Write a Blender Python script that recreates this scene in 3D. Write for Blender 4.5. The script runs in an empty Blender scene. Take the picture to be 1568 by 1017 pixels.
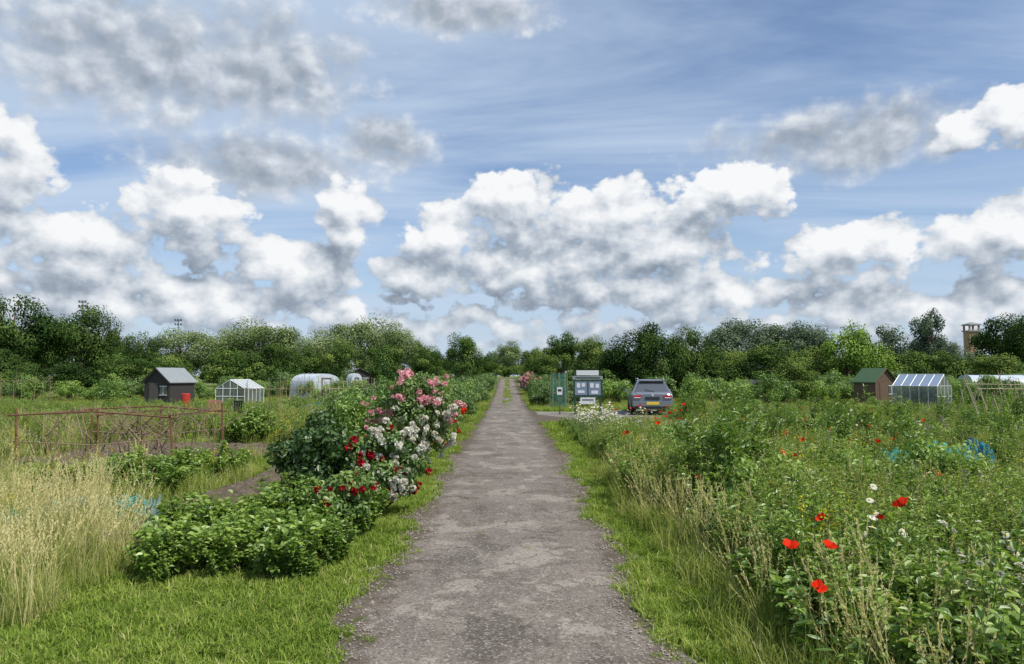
import bpy, math, numpy as np
from math import radians, sin, cos, pi
from mathutils import Vector
rng = np.random.default_rng(11)
scene = bpy.context.scene
ROOT = scene.collection
scene.view_settings.view_transform='Standard'
try: scene.view_settings.look='None'
except Exception: pass
scene.view_settings.exposure=0; scene.view_settings.gamma=1

# ------------------------------------------------------------------ mesh helpers
class MB:
    def __init__(s):
        s.V=[];s.L=[];s.S=[];s.M=[];s.A=[];s.n=0
    def add(s,v,f,mat=0,a=0.5):
        v=np.asarray(v,float).reshape(-1,3); f=np.asarray(f,int)
        if f.ndim==1: f=f[None]
        s.V.append(v); s.L.append((f+s.n).ravel()); s.S.append(np.full(len(f),f.shape[1]))
        s.M.append(np.full(len(f),mat) if np.isscalar(mat) else np.asarray(mat))
        s.A.append(np.full(len(v),a) if np.isscalar(a) else np.asarray(a)); s.n+=len(v)
    def mesh(s,name,mats,smooth=False):
        me=bpy.data.meshes.new(name)
        V=np.concatenate(s.V);L=np.concatenate(s.L);S=np.concatenate(s.S);M=np.concatenate(s.M);A=np.concatenate(s.A)
        me.vertices.add(len(V)); me.vertices.foreach_set('co',V.ravel())
        me.loops.add(len(L)); me.loops.foreach_set('vertex_index',L.astype(np.int32))
        me.polygons.add(len(S)); me.polygons.foreach_set('loop_start',(np.cumsum(S)-S).astype(np.int32))
        for m in mats: me.materials.append(m)
        me.polygons.foreach_set('material_index',M.astype(np.int32))
        me.polygons.foreach_set('use_smooth',np.full(len(S),smooth))
        at=me.attributes.new('v','FLOAT','POINT'); at.data.foreach_set('value',A.astype(np.float32))
        me.update(calc_edges=True); me.validate()
        return me
    def obj(s,name,mats,smooth=False,loc=(0,0,0),parent=None,rotz=0,link=True):
        o=bpy.data.objects.new(name,s.mesh(name,mats,smooth)); o.location=loc; o.rotation_euler[2]=rotz
        if link: ROOT.objects.link(o)
        if parent: o.parent=parent
        return o
    def box(s,c,d,mat=0,rz=0.0,a=0.5):
        x,y,z=[q/2 for q in d]
        v=np.array([[-x,-y,-z],[x,-y,-z],[x,y,-z],[-x,y,-z],[-x,-y,z],[x,-y,z],[x,y,z],[-x,y,z]])
        R=np.array([[cos(rz),-sin(rz),0],[sin(rz),cos(rz),0],[0,0,1]])
        s.add(v@R.T+np.array(c),[[0,3,2,1],[4,5,6,7],[0,1,5,4],[1,2,6,5],[2,3,7,6],[3,0,4,7]],mat,a)
    def tube(s,P,R,seg=6,mat=0,a=0.5,cap=True):
        P=np.asarray(P,float); R=np.broadcast_to(np.asarray(R,float),(len(P),))
        T=np.gradient(P,axis=0); T/=np.linalg.norm(T,axis=1)[:,None]+1e-9
        ref=np.array([0.,1,0]) if abs(T[0,1])<0.8 else np.array([1.,0,0])
        U=np.cross(T,ref);U/=np.linalg.norm(U,axis=1)[:,None]; W=np.cross(T,U)
        th=np.linspace(0,2*pi,seg,endpoint=False)
        v=(P[:,None]+R[:,None,None]*(np.cos(th)[None,:,None]*U[:,None]+np.sin(th)[None,:,None]*W[:,None])).reshape(-1,3)
        i=np.arange(len(P)-1)[:,None]*seg; j=np.arange(seg)[None]; k=(j+1)%seg
        s.add(v,np.stack([i+j,i+k,i+seg+k,i+seg+j],-1).reshape(-1,4),mat,a)
        if cap:
            s.add(v[-seg:],np.arange(seg)[None],mat,a); s.add(v[:seg],np.arange(seg)[None][:,::-1],mat,a)

def nrm(a): return a/(np.linalg.norm(a,axis=-1,keepdims=True)+1e-9)
def rdir(n): return nrm(rng.normal(size=(n,3)))
def leaves(mb,P,D,N,L,W,mat=0,v=0.5,fold=.18,droop=.15):
    n=len(P); D=nrm(D); S=nrm(np.cross(D,N)); N=np.cross(S,D)
    L=np.broadcast_to(L,(n,))[:,None]; W=np.broadcast_to(W,(n,))[:,None]
    z=np.array([0,0,1.])
    b=P; t=P+D*L-z*droop*L
    l1=P+D*L*.3+S*W*.5+N*fold*W; r1=P+D*L*.3-S*W*.5+N*fold*W
    l2=P+D*L*.68+S*W*.4+N*fold*W-z*droop*.4*L; r2=P+D*L*.68-S*W*.4+N*fold*W-z*droop*.4*L
    V=np.stack([b,l1,l2,t,r2,r1],1).reshape(-1,3)
    i=np.arange(n)[:,None]*6
    F=np.concatenate([i+np.array([[0,3,2,1]]),i+np.array([[0,5,4,3]])],0)
    mb.add(V,F,mat,np.repeat(np.broadcast_to(v,(n,)),6))
def blades(mb,P,H,Wd,lean,mat=0,v=0.5,curve=.5):
    n=len(P); a=rng.uniform(0,2*pi,n); D=np.stack([np.cos(a),np.sin(a),0*a],1); S=np.stack([-np.sin(a),np.cos(a),0*a],1)
    H=np.broadcast_to(H,(n,))[:,None]; Wd=np.broadcast_to(Wd,(n,))[:,None]; lean=np.broadcast_to(lean,(n,))[:,None]
    z=np.array([0,0,1.])
    m=P+z*H*.55+D*lean*H*.35; t=P+z*H*(1-curve*lean*.5)+D*lean*H
    V=np.stack([P-S*Wd/2,P+S*Wd/2,m+S*Wd*.4,m-S*Wd*.4,t],1).reshape(-1,3)
    i=np.arange(n)[:,None]*5; vv=np.repeat(np.broadcast_to(v,(n,)),5)
    mb.add(V,i+np.array([[0,1,2,3]]),mat,vv)
    mb.add(V,i+np.array([[3,2,4]]),mat,vv)

# ------------------------------------------------------------------ node helpers
class NG:
    def __init__(s,nt): s.nt=nt
    def new(s,t,**k):
        n=s.nt.nodes.new(t)
        for a,b in k.items(): setattr(n,a,b)
        return n
    def put(s,sock,val):
        if val is None: return
        if isinstance(val,bpy.types.NodeSocket): s.nt.links.new(val,sock)
        else:
            if isinstance(val,(tuple,list)) and len(val)==3 and sock.type=='RGBA': val=(*val,1)
            sock.default_value=val
    def m(s,op,a,b=None,c=None,clamp=False):
        n=s.new('ShaderNodeMath',operation=op); n.use_clamp=clamp
        s.put(n.inputs[0],a); s.put(n.inputs[1],b); s.put(n.inputs[2],c); return n.outputs[0]
    def v(s,op,a,b=None,sc=None,c=None):
        n=s.new('ShaderNodeVectorMath',operation=op)
        s.put(n.inputs[0],a); s.put(n.inputs[1],b); s.put(n.inputs[2],c)
        if sc is not None: s.put(n.inputs['Scale'],sc)
        return n.outputs['Value'] if op in('DOT_PRODUCT','LENGTH') else n.outputs[0]
    def noise(s,vec,scale,detail=4,rough=.55,dist=0,col=False,dim='3D'):
        n=s.new('ShaderNodeTexNoise',noise_dimensions=dim); s.put(n.inputs['Vector'],vec)
        n.inputs['Scale'].default_value=scale;n.inputs['Detail'].default_value=detail
        n.inputs['Roughness'].default_value=rough;n.inputs['Distortion'].default_value=dist
        return n.outputs['Color' if col else 'Fac']
    def vor(s,vec,scale,detail=0,rough=.5,feature='F1',dim='3D',out='Distance',norm=False):
        n=s.new('ShaderNodeTexVoronoi',voronoi_dimensions=dim,feature=feature); s.put(n.inputs['Vector'],vec)
        n.inputs['Scale'].default_value=scale; n.normalize=norm
        if 'Detail' in n.inputs: n.inputs['Detail'].default_value=detail; n.inputs['Roughness'].default_value=rough
        return n.outputs[out]
    def ramp(s,fac,stops,interp='LINEAR'):
        n=s.new('ShaderNodeValToRGB'); r=n.color_ramp; r.interpolation=interp
        while len(r.elements)<len(stops): r.elements.new(0.5)
        for e,(p,c) in zip(r.elements,stops):
            e.position=p; e.color=(c,c,c,1) if np.isscalar(c) else (*c,1)
        s.put(n.inputs[0],fac); return n.outputs[0]
    def mix(s,f,a,b,blend='MIX'):
        n=s.new('ShaderNodeMix',data_type='RGBA',blend_type=blend)
        s.put(n.inputs[0],f); s.put(n.inputs[6],a); s.put(n.inputs[7],b); return n.outputs[2]
    def sstep(s,x,a,b):
        n=s.new('ShaderNodeMapRange',interpolation_type='SMOOTHSTEP'); s.put(n.inputs[0],x)
        n.inputs[1].default_value=a;n.inputs[2].default_value=b; return n.outputs[0]
def newmat(name):
    m=bpy.data.materials.new(name); m.use_nodes=True; m.node_tree.nodes.clear(); g=NG(m.node_tree)
    return m,g,g.new('ShaderNodeOutputMaterial')
def pbr(name,col,rough=.7,metal=0,noise=.25,scale=6,bump=0.0,spec=.4):
    m,g,o=newmat(name); tc=g.new('ShaderNodeTexCoord').outputs['Object']
    n=g.noise(tc,scale,5,.6); f=g.m('MULTIPLY_ADD',n,2*noise,1-noise)
    c=g.v('SCALE',(col[0],col[1],col[2]),None,f)
    b=g.new('ShaderNodeBsdfPrincipled'); g.put(b.inputs['Base Color'],c)
    b.inputs['Roughness'].default_value=rough;b.inputs['Metallic'].default_value=metal;b.inputs['Specular IOR Level'].default_value=spec
    if bump:
        bn=g.new('ShaderNodeBump');bn.inputs['Strength'].default_value=bump;bn.inputs['Distance'].default_value=.02
        g.put(bn.inputs['Height'],g.noise(tc,scale*4,4)); g.nt.links.new(bn.outputs[0],b.inputs['Normal'])
    g.nt.links.new(b.outputs[0],o.inputs[0]); return m
def leafmat(name,stops,tr=.3,clump=.35,cs=.5,br=1.3,gloss=.04):
    if clump==0: br=1.0
    m,g,o=newmat(name)
    at=g.new('ShaderNodeAttribute',attribute_name='v').outputs['Fac']; f=at
    if clump>0:
        rd=g.new('ShaderNodeObjectInfo').outputs['Random']
        pos=g.new('ShaderNodeNewGeometry').outputs['Position']
        n=g.noise(pos,cs,1,.5)
        f=g.m('ADD',at,g.m('MULTIPLY',g.m('SUBTRACT',rd,.5),.35))
        f=g.m('ADD',f,g.m('MULTIPLY',g.m('SUBTRACT',n,.5),clump),clamp=True)
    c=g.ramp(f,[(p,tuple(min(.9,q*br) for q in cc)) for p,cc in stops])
    d=g.new('ShaderNodeBsdfDiffuse');g.put(d.inputs[0],c); out=d.outputs[0]
    if tr>0:
        t=g.new('ShaderNodeBsdfTranslucent');g.put(t.inputs[0],g.mix(1.0,c,(1.15,1.2,.6) if clump>0 else (1,1,1),'MULTIPLY'))
        mx=g.new('ShaderNodeMixShader');mx.inputs[0].default_value=tr
        g.nt.links.new(d.outputs[0],mx.inputs[1]);g.nt.links.new(t.outputs[0],mx.inputs[2]); out=mx.outputs[0]
    if gloss>0:
        gl=g.new('ShaderNodeBsdfGlossy'); gl.inputs['Roughness'].default_value=.45; gl.inputs[0].default_value=(1,1,1,1)
        m3=g.new('ShaderNodeMixShader'); m3.inputs[0].default_value=gloss; g.nt.links.new(out,m3.inputs[1]); g.nt.links.new(gl.outputs[0],m3.inputs[2]); out=m3.outputs[0]
    g.nt.links.new(out,o.inputs[0])
    return m

G=dict()
M_grass=leafmat('grass',[(0,(.075,.125,.022)),(.45,(.17,.24,.04)),(.75,(.27,.32,.075)),(1,(.42,.38,.19))],.35,gloss=0,clump=.5,cs=.9)
M_wild=leafmat('wild_grass',[(0,(.09,.14,.025)),(.35,(.18,.235,.05)),(.65,(.33,.34,.11)),(1,(.52,.46,.26))],.35,gloss=0)
M_bright=leafmat('bright_leaf',[(0,(.035,.085,.014)),(.5,(.11,.19,.028)),(1,(.25,.34,.07))],.35)
M_olive=leafmat('olive_leaf',[(0,(.07,.115,.02)),(.5,(.17,.25,.05)),(.85,(.29,.34,.09)),(1,(.38,.36,.15))],.3,gloss=0)
M_mid=leafmat('mid_leaf',[(0,(.025,.06,.014)),(.5,(.07,.13,.028)),(1,(.16,.23,.055))],.3)
M_dark=leafmat('dark_leaf',[(0,(.014,.036,.01)),(.5,(.038,.08,.017)),(1,(.09,.155,.033))],.25)
M_tdark=leafmat('sycamore_leaf',[(0,(.010,.024,.008)),(.5,(.028,.055,.014)),(1,(.085,.13,.033))],0,gloss=0,cs=.25,clump=.5)
M_tmid=leafmat('hawthorn_leaf',[(0,(.02,.045,.011)),(.5,(.06,.105,.025)),(1,(.16,.205,.05))],0,gloss=0,cs=.25,clump=.5)
M_tbri=leafmat('apple_leaf',[(0,(.04,.085,.016)),(.5,(.10,.17,.03)),(1,(.21,.29,.06))],0,gloss=0,cs=.25)
M_will=leafmat('willow_leaf',[(0,(.04,.068,.026)),(.5,(.10,.14,.05)),(1,(.22,.27,.11))],0,gloss=0,cs=.2,clump=.5)
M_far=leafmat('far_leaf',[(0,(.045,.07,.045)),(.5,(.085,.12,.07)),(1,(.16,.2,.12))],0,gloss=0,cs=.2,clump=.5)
M_bark=pbr('bark',(.12,.09,.065),.9,bump=.4)
M_twig=pbr('stem',(.17,.18,.06),.8)
M_drystem=pbr('dry_stem',(.30,.23,.12),.8)
M_redstem=pbr('red_stem',(.16,.07,.04),.8)
M_red=leafmat('red_petal',[(0,(.6,.02,.008)),(1,(.85,.05,.02))],.3,clump=0,gloss=0)
M_crimson=leafmat('crimson_petal',[(0,(.25,.008,.015)),(1,(.5,.02,.04))],.25,clump=0,gloss=0)
M_pink=leafmat('pink_petal',[(0,(.70,.27,.32)),(1,(.82,.56,.56))],.3,clump=0,gloss=0)
M_white=leafmat('white_petal',[(0,(.66,.62,.50)),(1,(.78,.77,.71))],.3,clump=0,gloss=0)
M_orange=leafmat('orange_petal',[(0,(.8,.2,.01)),(1,(.85,.36,.02))],.3,clump=0,gloss=0)
M_yellow=leafmat('yellow_petal',[(0,(.6,.5,.02)),(1,(.7,.6,.05))],.3,clump=0,gloss=0)
M_black=pbr('dark_centre',(.02,.02,.02),.8)

# ------------------------------------------------------------------ terrain height
def n2(x,y,s=0):
    return (np.sin(x*1.3+y*.7+s)+np.sin(-x*.6+y*1.7+s*2.1)+np.sin(x*2.9-y*2.3+s*.7)*.5+np.sin(x*.33+y*.41+s*3.3)*1.2)/3.7
def rise(y):
    t=np.clip((np.asarray(y,float)-42)/100,0,1); return 1.5*t*t*(3-2*t)
def gz(x,y):
    x=np.asarray(x,float);y=np.asarray(y,float)
    w=np.clip((np.abs(x)-2.2)/3,0,1)*np.clip((90-np.abs(y))/40,0,1)
    w=w*np.where((x>0)&(y>24)&(y<40),np.clip((x-30)/5,0,1),1)
    return .05*n2(x*.8,y*.8,1)*w+rise(y)
def xl(y): return -1.16+.07*np.sin(y*1.9)+.05*np.sin(y*5.3+1)+.035*np.sin(y*13)+.02*np.sin(y*29)
def xr(y): return 1.06+np.clip((y-4)*.02,0,.24)+.08*np.sin(y*1.6+2)+.05*np.sin(y*4.7)+.035*np.sin(y*11)+.02*np.sin(y*31)

# ------------------------------------------------------------------ world / sky
SUN_EL=54; SUN_AZ=125   # azimuth measured clockwise from +Y
w=bpy.data.worlds.new('World'); scene.world=w; w.use_nodes=True; w.node_tree.nodes.clear(); g=NG(w.node_tree)
sky=g.new('ShaderNodeTexSky',sky_type='NISHITA'); sky.sun_disc=False
sky.sun_elevation=radians(SUN_EL); sky.sun_rotation=radians(SUN_AZ); sky.air_density=1.0; sky.dust_density=.6; sky.ozone_density=2.0
dirv=g.v('NORMALIZE',g.new('ShaderNodeTexCoord').outputs['Generated'])
sp=g.new('ShaderNodeSeparateXYZ'); g.put(sp.inputs[0],dirv)
az=g.m('MULTIPLY',g.m('ARCTAN2',sp.outputs[0],sp.outputs[1]),57.2958)
el=g.m('MULTIPLY',g.m('ARCSINE',sp.outputs[2]),57.2958)
cb=g.new('ShaderNodeCombineXYZ'); g.put(cb.inputs[0],az); g.put(cb.inputs[1],el); P0=cb.outputs[0]
wn=g.v('SUBTRACT',g.noise(P0,.2,2,.5,col=True,dim='2D'),(.5,.5,.5))
P=g.v('MULTIPLY_ADD',wn,(2.6,1.6,0),c=P0)
def blobs(Pv,lst,base=None):
    q=base if base is not None else 3.0
    for (a,e,ra,re) in lst:
        d=g.v('MULTIPLY_ADD',Pv,(1/ra,1/re,0),c=(-a/ra,-e/re,0))
        q=g.m('SMOOTH_MIN',q,g.v('DOT_PRODUCT',d,d),.3)
    return g.m('SUBTRACT',1.0,q)
CU=[(.5,13.4,3.6,3.0),(7.5,11.8,6.0,3.5),(-4.5,11.2,4.4,2.2),(13,9.8,4.8,3.2),(4,8.8,12,2.4),(17.2,13.6,4.9,2.4),
    (-12.5,12.0,2.4,3.0),(-23,11.3,4.5,3.3),(-31,8.8,8.4,2.8),(-5.8,8.0,4.2,2.3),(-16,8.2,4.5,2.4),
    (26,8.8,6.2,2.3),(34.5,9.2,5.0,2.4),(26,5.4,4.0,1.5),(-35.5,13.2,4.0,3.8),(35,16,4.6,2.2),
    (-24,5.4,18,2.2),(12,6.0,13,2.0),(32,4.6,9,1.7),(-55,12,12,5),(58,13,12,5)]
GR=[(-27,21.5,9.4,4.4),(-18.5,22,7,4.0),(-19,15.2,8.5,2.3),(-9.5,17.3,3.8,2.3),(25,16.4,10,2.4),(-4,27,7,2),(-50,22,12,5),(0,42,30,6)]
def lowb(k): return g.m('MULTIPLY_ADD',g.m('ABSOLUTE',g.m('SUBTRACT',el,k)),.15,.62)
P2=g.v('ADD',P,(.9,2.8,0))
M1=blobs(P,CU,lowb(4.0)); M2=blobs(P2,CU,lowb(1.2))
def tex(Pv,dv,dn):
    q=g.v('MULTIPLY',Pv,(1,1.35,1))
    vo=g.vor(q,.27,dv,.5,dim='2D',norm=True); no=g.noise(q,.55,dn,.56,dim='2D')
    return g.m('ADD',g.m('MULTIPLY_ADD',vo,-2.0,.57),g.m('MULTIPLY_ADD',no,1.2,-.6))
T1=tex(P0,3.2,7); S1=tex(P0,1.6,3); S2=tex(g.v('ADD',P0,(.55,.95,0)),1.6,3)
D=g.m('ADD',g.m('MULTIPLY',g.m('MAXIMUM',M1,-1.6),.68),T1)
alpha=g.sstep(D,-.07,.22)
ds=g.m('SUBTRACT',S1,S2); dm=g.m('SUBTRACT',g.m('MAXIMUM',M1,-.6),g.m('MAXIMUM',M2,-.6))
t=g.m('ADD',g.m('MULTIPLY_ADD',ds,.62,.47),g.m('MULTIPLY',dm,.40))
t=g.m('MULTIPLY_ADD',g.m('SUBTRACT',T1,S1),.36,t)
K=10.0
ccol=g.ramp(g.m('ADD',t,0,clamp=True),[(0,(.25,.30,.375)),(.28,(.38,.44,.52)),(.52,(.57,.625,.695)),(.8,(.80,.83,.87)),(1,(.93,.945,.96))])
M3=blobs(P,GR,3.0)
D3=g.m('ADD',g.m('MULTIPLY',g.m('MAXIMUM',M3,-1.6),.6),g.m('MULTIPLY',T1,.8))
alpha3=g.m('MULTIPLY',g.sstep(D3,-.45,.55),.92)
t3=g.m('ADD',g.m('MULTIPLY_ADD',ds,.55,.64),g.m('MULTIPLY',g.m('MAXIMUM',M3,-.6),-.20))
t3=g.m('MULTIPLY_ADD',g.m('SUBTRACT',T1,S1),.28,t3)
gcol=g.ramp(g.m('ADD',t3,0,clamp=True),[(0,(.26,.31,.375)),(.35,(.39,.44,.51)),(.7,(.60,.65,.72)),(1,(.84,.87,.9))])
den=g.m('MAXIMUM',g.m('ADD',sp.outputs[2],.10),.08)
cb2=g.new('ShaderNodeCombineXYZ'); g.put(cb2.inputs[0],g.m('DIVIDE',sp.outputs[0],den)); g.put(cb2.inputs[1],g.m('DIVIDE',sp.outputs[1],den))
mp=g.new('ShaderNodeMapping'); g.put(mp.inputs[0],cb2.outputs[0]); mp.inputs['Rotation'].default_value=(0,0,radians(48)); mp.inputs['Scale'].default_value=(.45,1.1,1)
vn=g.noise(mp.outputs[0],1.0,6,.58,.6)
veil=g.m('MULTIPLY',g.sstep(vn,.29,.64),.85)
skyc=g.mix(1.0,sky.outputs[0],(1.15,1.22,1.33),'MULTIPLY')
skyc=g.mix(g.m('MULTIPLY',g.sstep(el,14,0),.6),skyc,(.48*K,.61*K,.79*K))
c=g.mix(veil,skyc,(.54*K,.66*K,.83*K))
c=g.mix(alpha3,c,g.v('SCALE',gcol,None,K))
c=g.mix(alpha,c,g.v('SCALE',ccol,None,K))
c=g.mix(g.m('MULTIPLY',g.sstep(el,6,0),.5),c,(.55*K,.64*K,.75*K))
bg=g.new('ShaderNodeBackground'); g.put(bg.inputs[0],c); bg.inputs[1].default_value=.1
wo=g.new('ShaderNodeOutputWorld'); g.nt.links.new(bg.outputs[0],wo.inputs[0])
try: w.cycles.sampling_method='NONE'
except Exception: pass
sd=bpy.data.lights.new('sun','SUN'); sd.energy=5.0; sd.angle=radians(.5); sd.color=(1,.95,.86)
so=bpy.data.objects.new('sun',sd); ROOT.objects.link(so)
a=radians(SUN_AZ); e=radians(SUN_EL); sv=Vector((sin(a)*cos(e),cos(a)*cos(e),sin(e)))
so.rotation_euler=sv.to_track_quat('Z','Y').to_euler(); so.location=(20,-20,40)

# ------------------------------------------------------------------ camera
cd=bpy.data.cameras.new('camera'); cd.lens=26; cd.sensor_width=36; cd.clip_end=6000
co=bpy.data.objects.new('camera',cd); ROOT.objects.link(co); co.location=(0,0,1.72)
co.rotation_euler=(radians(90+3.4),0,radians(-.4)); scene.camera=co

# ------------------------------------------------------------------ ground
m,g,o=newmat('ground_soil_grass'); pos=g.new('ShaderNodeNewGeometry').outputs['Position']
n1=g.noise(pos,.35,4,.6); n2_=g.noise(pos,7,5,.7); n3=g.noise(pos,.05,2,.5)
gc=g.ramp(n2_,[(.25,(.06,.085,.02)),(.5,(.125,.16,.035)),(.75,(.22,.24,.075))])
sc_=g.ramp(n2_,[(.3,(.06,.045,.03)),(.7,(.16,.12,.08))])
c=g.mix(g.sstep(n1,.54,.64),gc,sc_); c=g.mix(g.m('MULTIPLY',g.sstep(n3,.4,.6),.4),c,(.14,.20,.04))
b=g.new('ShaderNodeBsdfPrincipled');g.put(b.inputs['Base Color'],c);b.inputs['Roughness'].default_value=.95
bn=g.new('ShaderNodeBump');bn.inputs['Strength'].default_value=.7;bn.inputs['Distance'].default_value=.05;g.put(bn.inputs['Height'],n2_);g.nt.links.new(bn.outputs[0],b.inputs['Normal'])
g.nt.links.new(b.outputs[0],o.inputs[0]); M_ground=m
u=np.concatenate([-np.geomspace(4000,60,14),np.linspace(-55,55,221),np.geomspace(60,4000,14)])
v_=np.concatenate([-np.geomspace(4000,20,10),np.linspace(-15,145,321),np.geomspace(160,4000,14)])
X,Y=np.meshgrid(u,v_); V=np.stack([X,Y,gz(X,Y)],-1).reshape(-1,3); nx=len(u)
i=np.arange(len(v_)-1)[:,None]*nx; j=np.arange(nx-1)[None]
mb=MB(); mb.add(V,np.stack([i+j,i+j+1,i+nx+j+1,i+nx+j],-1).reshape(-1,4)); mb.obj('ground',[M_ground],True)

m,g,o=newmat('tilled_soil'); pos=g.new('ShaderNodeNewGeometry').outputs['Position']
n=g.noise(pos,9,7,.7); nb_=g.noise(pos,1.2,3,.6); c=g.ramp(n,[(.3,(.045,.034,.024)),(.5,(.125,.094,.066)),(.75,(.24,.19,.14))])
c=g.mix(g.m('MULTIPLY',g.sstep(nb_,.5,.65),.5),c,(.10,.125,.035))
b=g.new('ShaderNodeBsdfPrincipled');g.put(b.inputs['Base Color'],c);b.inputs['Roughness'].default_value=.95
bn=g.new('ShaderNodeBump');bn.inputs['Strength'].default_value=1;bn.inputs['Distance'].default_value=.1;g.put(bn.inputs['Height'],n);g.nt.links.new(bn.outputs[0],b.inputs['Normal'])
g.nt.links.new(b.outputs[0],o.inputs[0]); M_soil=m
def bed(x0,x1,y0,y1,h=.07):
    nx=max(6,int((x1-x0)/.05)); ny=max(6,int((y1-y0)/.07)); xs=np.linspace(0,1,nx); ys=np.linspace(0,1,ny)
    A,B=np.meshgrid(xs,ys); X=x0+(x1-x0)*A; Y=y0+(y1-y0)*B
    X=X+.08*np.sin(Y*1.7); e=np.clip(np.minimum(np.minimum(A,1-A)*6*(x1-x0),np.minimum(B,1-B)*6*(y1-y0)),0,1)
    Z=gz(X,Y)-.03+e*(h+.03)+e*(rng.normal(0,.018,X.shape)+.02*n2(X*9,Y*9,2))
    i=np.arange(ny-1)[:,None]*nx; j=np.arange(nx-1)[None]
    mb=MB(); mb.add(np.stack([X,Y,Z],-1).reshape(-1,3),np.stack([i+j,i+j+1,i+nx+j+1,i+nx+j],-1).reshape(-1,4)); mb.obj('soil_bed',[M_soil],False)
bed(-4.35,-3.4,6.8,14.5,.08); bed(-9.8,-5.2,13.4,18.6); bed(-16,-10,19,23); bed(-7.2,-3.4,22,25); bed(6,11,18,21); bed(-24,-14,28,33); bed(-12,-5,31,35)

# ------------------------------------------------------------------ path
m,g,o=newmat('worn_asphalt_path'); pos=g.new('ShaderNodeNewGeometry').outputs['Position']
sx=g.new('ShaderNodeSeparateXYZ'); g.put(sx.inputs[0],pos)
big=g.noise(pos,.9,5,.6); med=g.noise(pos,5,6,.65); fine=g.noise(pos,45,4,.7)
st=g.vor(pos,70,0,.5,out='Color'); sts=g.new('ShaderNodeSeparateColor'); g.put(sts.inputs[0],st)
c=g.ramp(big,[(.3,(.150,.125,.103)),(.5,(.208,.176,.148)),(.7,(.270,.232,.197))])
c=g.mix(g.m('MULTIPLY',g.sstep(med,.45,.68),.45),c,(.115,.093,.072))
pv=g.v('MULTIPLY',pos,(1.0,.75,1)); pn=g.noise(pv,1.5,7,.65,.4); pm=g.noise(pv,.6,2,.5)
pe=g.m('ADD',pn,g.m('MULTIPLY',g.m('SUBTRACT',pm,.5),.25))
c=g.mix(g.m('MULTIPLY',g.sstep(pe,.55,.575),.65),c,(.36,.32,.272))
c=g.mix(g.m('MULTIPLY',g.sstep(pe,.44,.41),.65),c,(.095,.079,.063))
c=g.mix(g.m('MULTIPLY',g.sstep(sts.outputs[0],.72,.95),.55),c,(.42,.385,.34))
c=g.mix(g.m('MULTIPLY',g.sstep(sts.outputs[1],.75,.95),.6),c,(.055,.046,.038))
ax=g.m('ABSOLUTE',g.m('SUBTRACT',sx.outputs[0],.03)); edg=g.m('MULTIPLY',g.sstep(g.m('ADD',ax,g.m('MULTIPLY',g.m('SUBTRACT',med,.5),1.0)),.74,1.12),.85)
c=g.mix(edg,c,g.ramp(fine,[(.3,(.045,.034,.023)),(.7,(.16,.124,.085))]))
ck=g.vor(g.v('ADD',pos,g.v('SCALE',g.noise(pos,2,3,.6,col=True),None,.6)),1.1,0,feature='DISTANCE_TO_EDGE')
c=g.mix(g.m('MULTIPLY',g.sstep(ck,.018,.0),g.m('MULTIPLY',g.sstep(big,.45,.6),.65)),c,(.05,.042,.035))
b=g.new('ShaderNodeBsdfPrincipled');g.put(b.inputs['Base Color'],c);b.inputs['Roughness'].default_value=.9;b.inputs['Specular IOR Level'].default_value=.3
bn=g.new('ShaderNodeBump');bn.inputs['Strength'].default_value=1.0;bn.inputs['Distance'].default_value=.016
g.put(bn.inputs['Height'],g.m('ADD',g.m('ADD',fine,sts.outputs[0]),g.m('MULTIPLY',med,2)));g.nt.links.new(bn.outputs[0],b.inputs['Normal'])
g.nt.links.new(b.outputs[0],o.inputs[0]); M_path=m
ys=np.concatenate([np.arange(-6,40,.08),np.arange(40,118,1.0)]); tt=np.linspace(0,1,15)
L_=xl(ys); R_=xr(ys)
R_=R_+1.2*np.exp(-((ys-29.5)/2.6)**2); L_=L_-.25*np.exp(-((ys-20)/3)**2)
X=L_[:,None]+(R_-L_)[:,None]*tt[None]; Y=np.repeat(ys[:,None],15,1)
Z=.014+.018*(1-(2*tt[None]-1)**4)+.006*n2(X*2,Y*2,3)+rise(Y)+np.where(Y>42,.02,0)
i=np.arange(len(ys)-1)[:,None]*15; j=np.arange(14)[None]
mb=MB(); mb.add(np.stack([X,Y,Z],-1).reshape(-1,3),np.stack([i+j,i+j+1,i+15+j+1,i+15+j],-1).reshape(-1,4)); mb.obj('path',[M_path],True)
xs=np.arange(1.0,34,.25); yb=28.6-3.0*np.exp(-(xs-1.2)/1.2)+.12*np.sin(xs*2.1); yt=34.5+1.5*np.exp(-(xs-1.2)/2)+.15*np.sin(xs*1.7+1)+np.where((xs>4.5)&(xs<9.5),4.0,0)
tt=np.linspace(0,1,8); Y=yb[:,None]+(yt-yb)[:,None]*tt[None]; X=np.repeat(xs[:,None],8,1)
i=np.arange(len(xs)-1)[:,None]*8; j=np.arange(7)[None]
m2,g,o=newmat('gravel_track'); pos=g.new('ShaderNodeNewGeometry').outputs['Position']
a_=g.noise(pos,.8,5,.6); f_=g.noise(pos,22,5,.7); c=g.ramp(a_,[(.35,(.13,.115,.098)),(.65,(.23,.205,.178))]); c=g.mix(.35,c,g.ramp(f_,[(.3,(.06,.053,.043)),(.7,(.33,.30,.27))]))
b=g.new('ShaderNodeBsdfPrincipled');g.put(b.inputs['Base Color'],c);b.inputs['Roughness'].default_value=.95;g.nt.links.new(b.outputs[0],o.inputs[0])
mb=MB(); mb.add(np.stack([X,Y,np.full_like(X,.008)],-1).reshape(-1,3),np.stack([i+j,i+8+j,i+8+j+1,i+j+1],-1).reshape(-1,4)); mb.obj('side_track',[m2],True)
mb=MB(); n=5200; y=rng.uniform(3,16,n); sd_=rng.random(n); e_=np.abs(rng.normal(0,.22,n))
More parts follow.
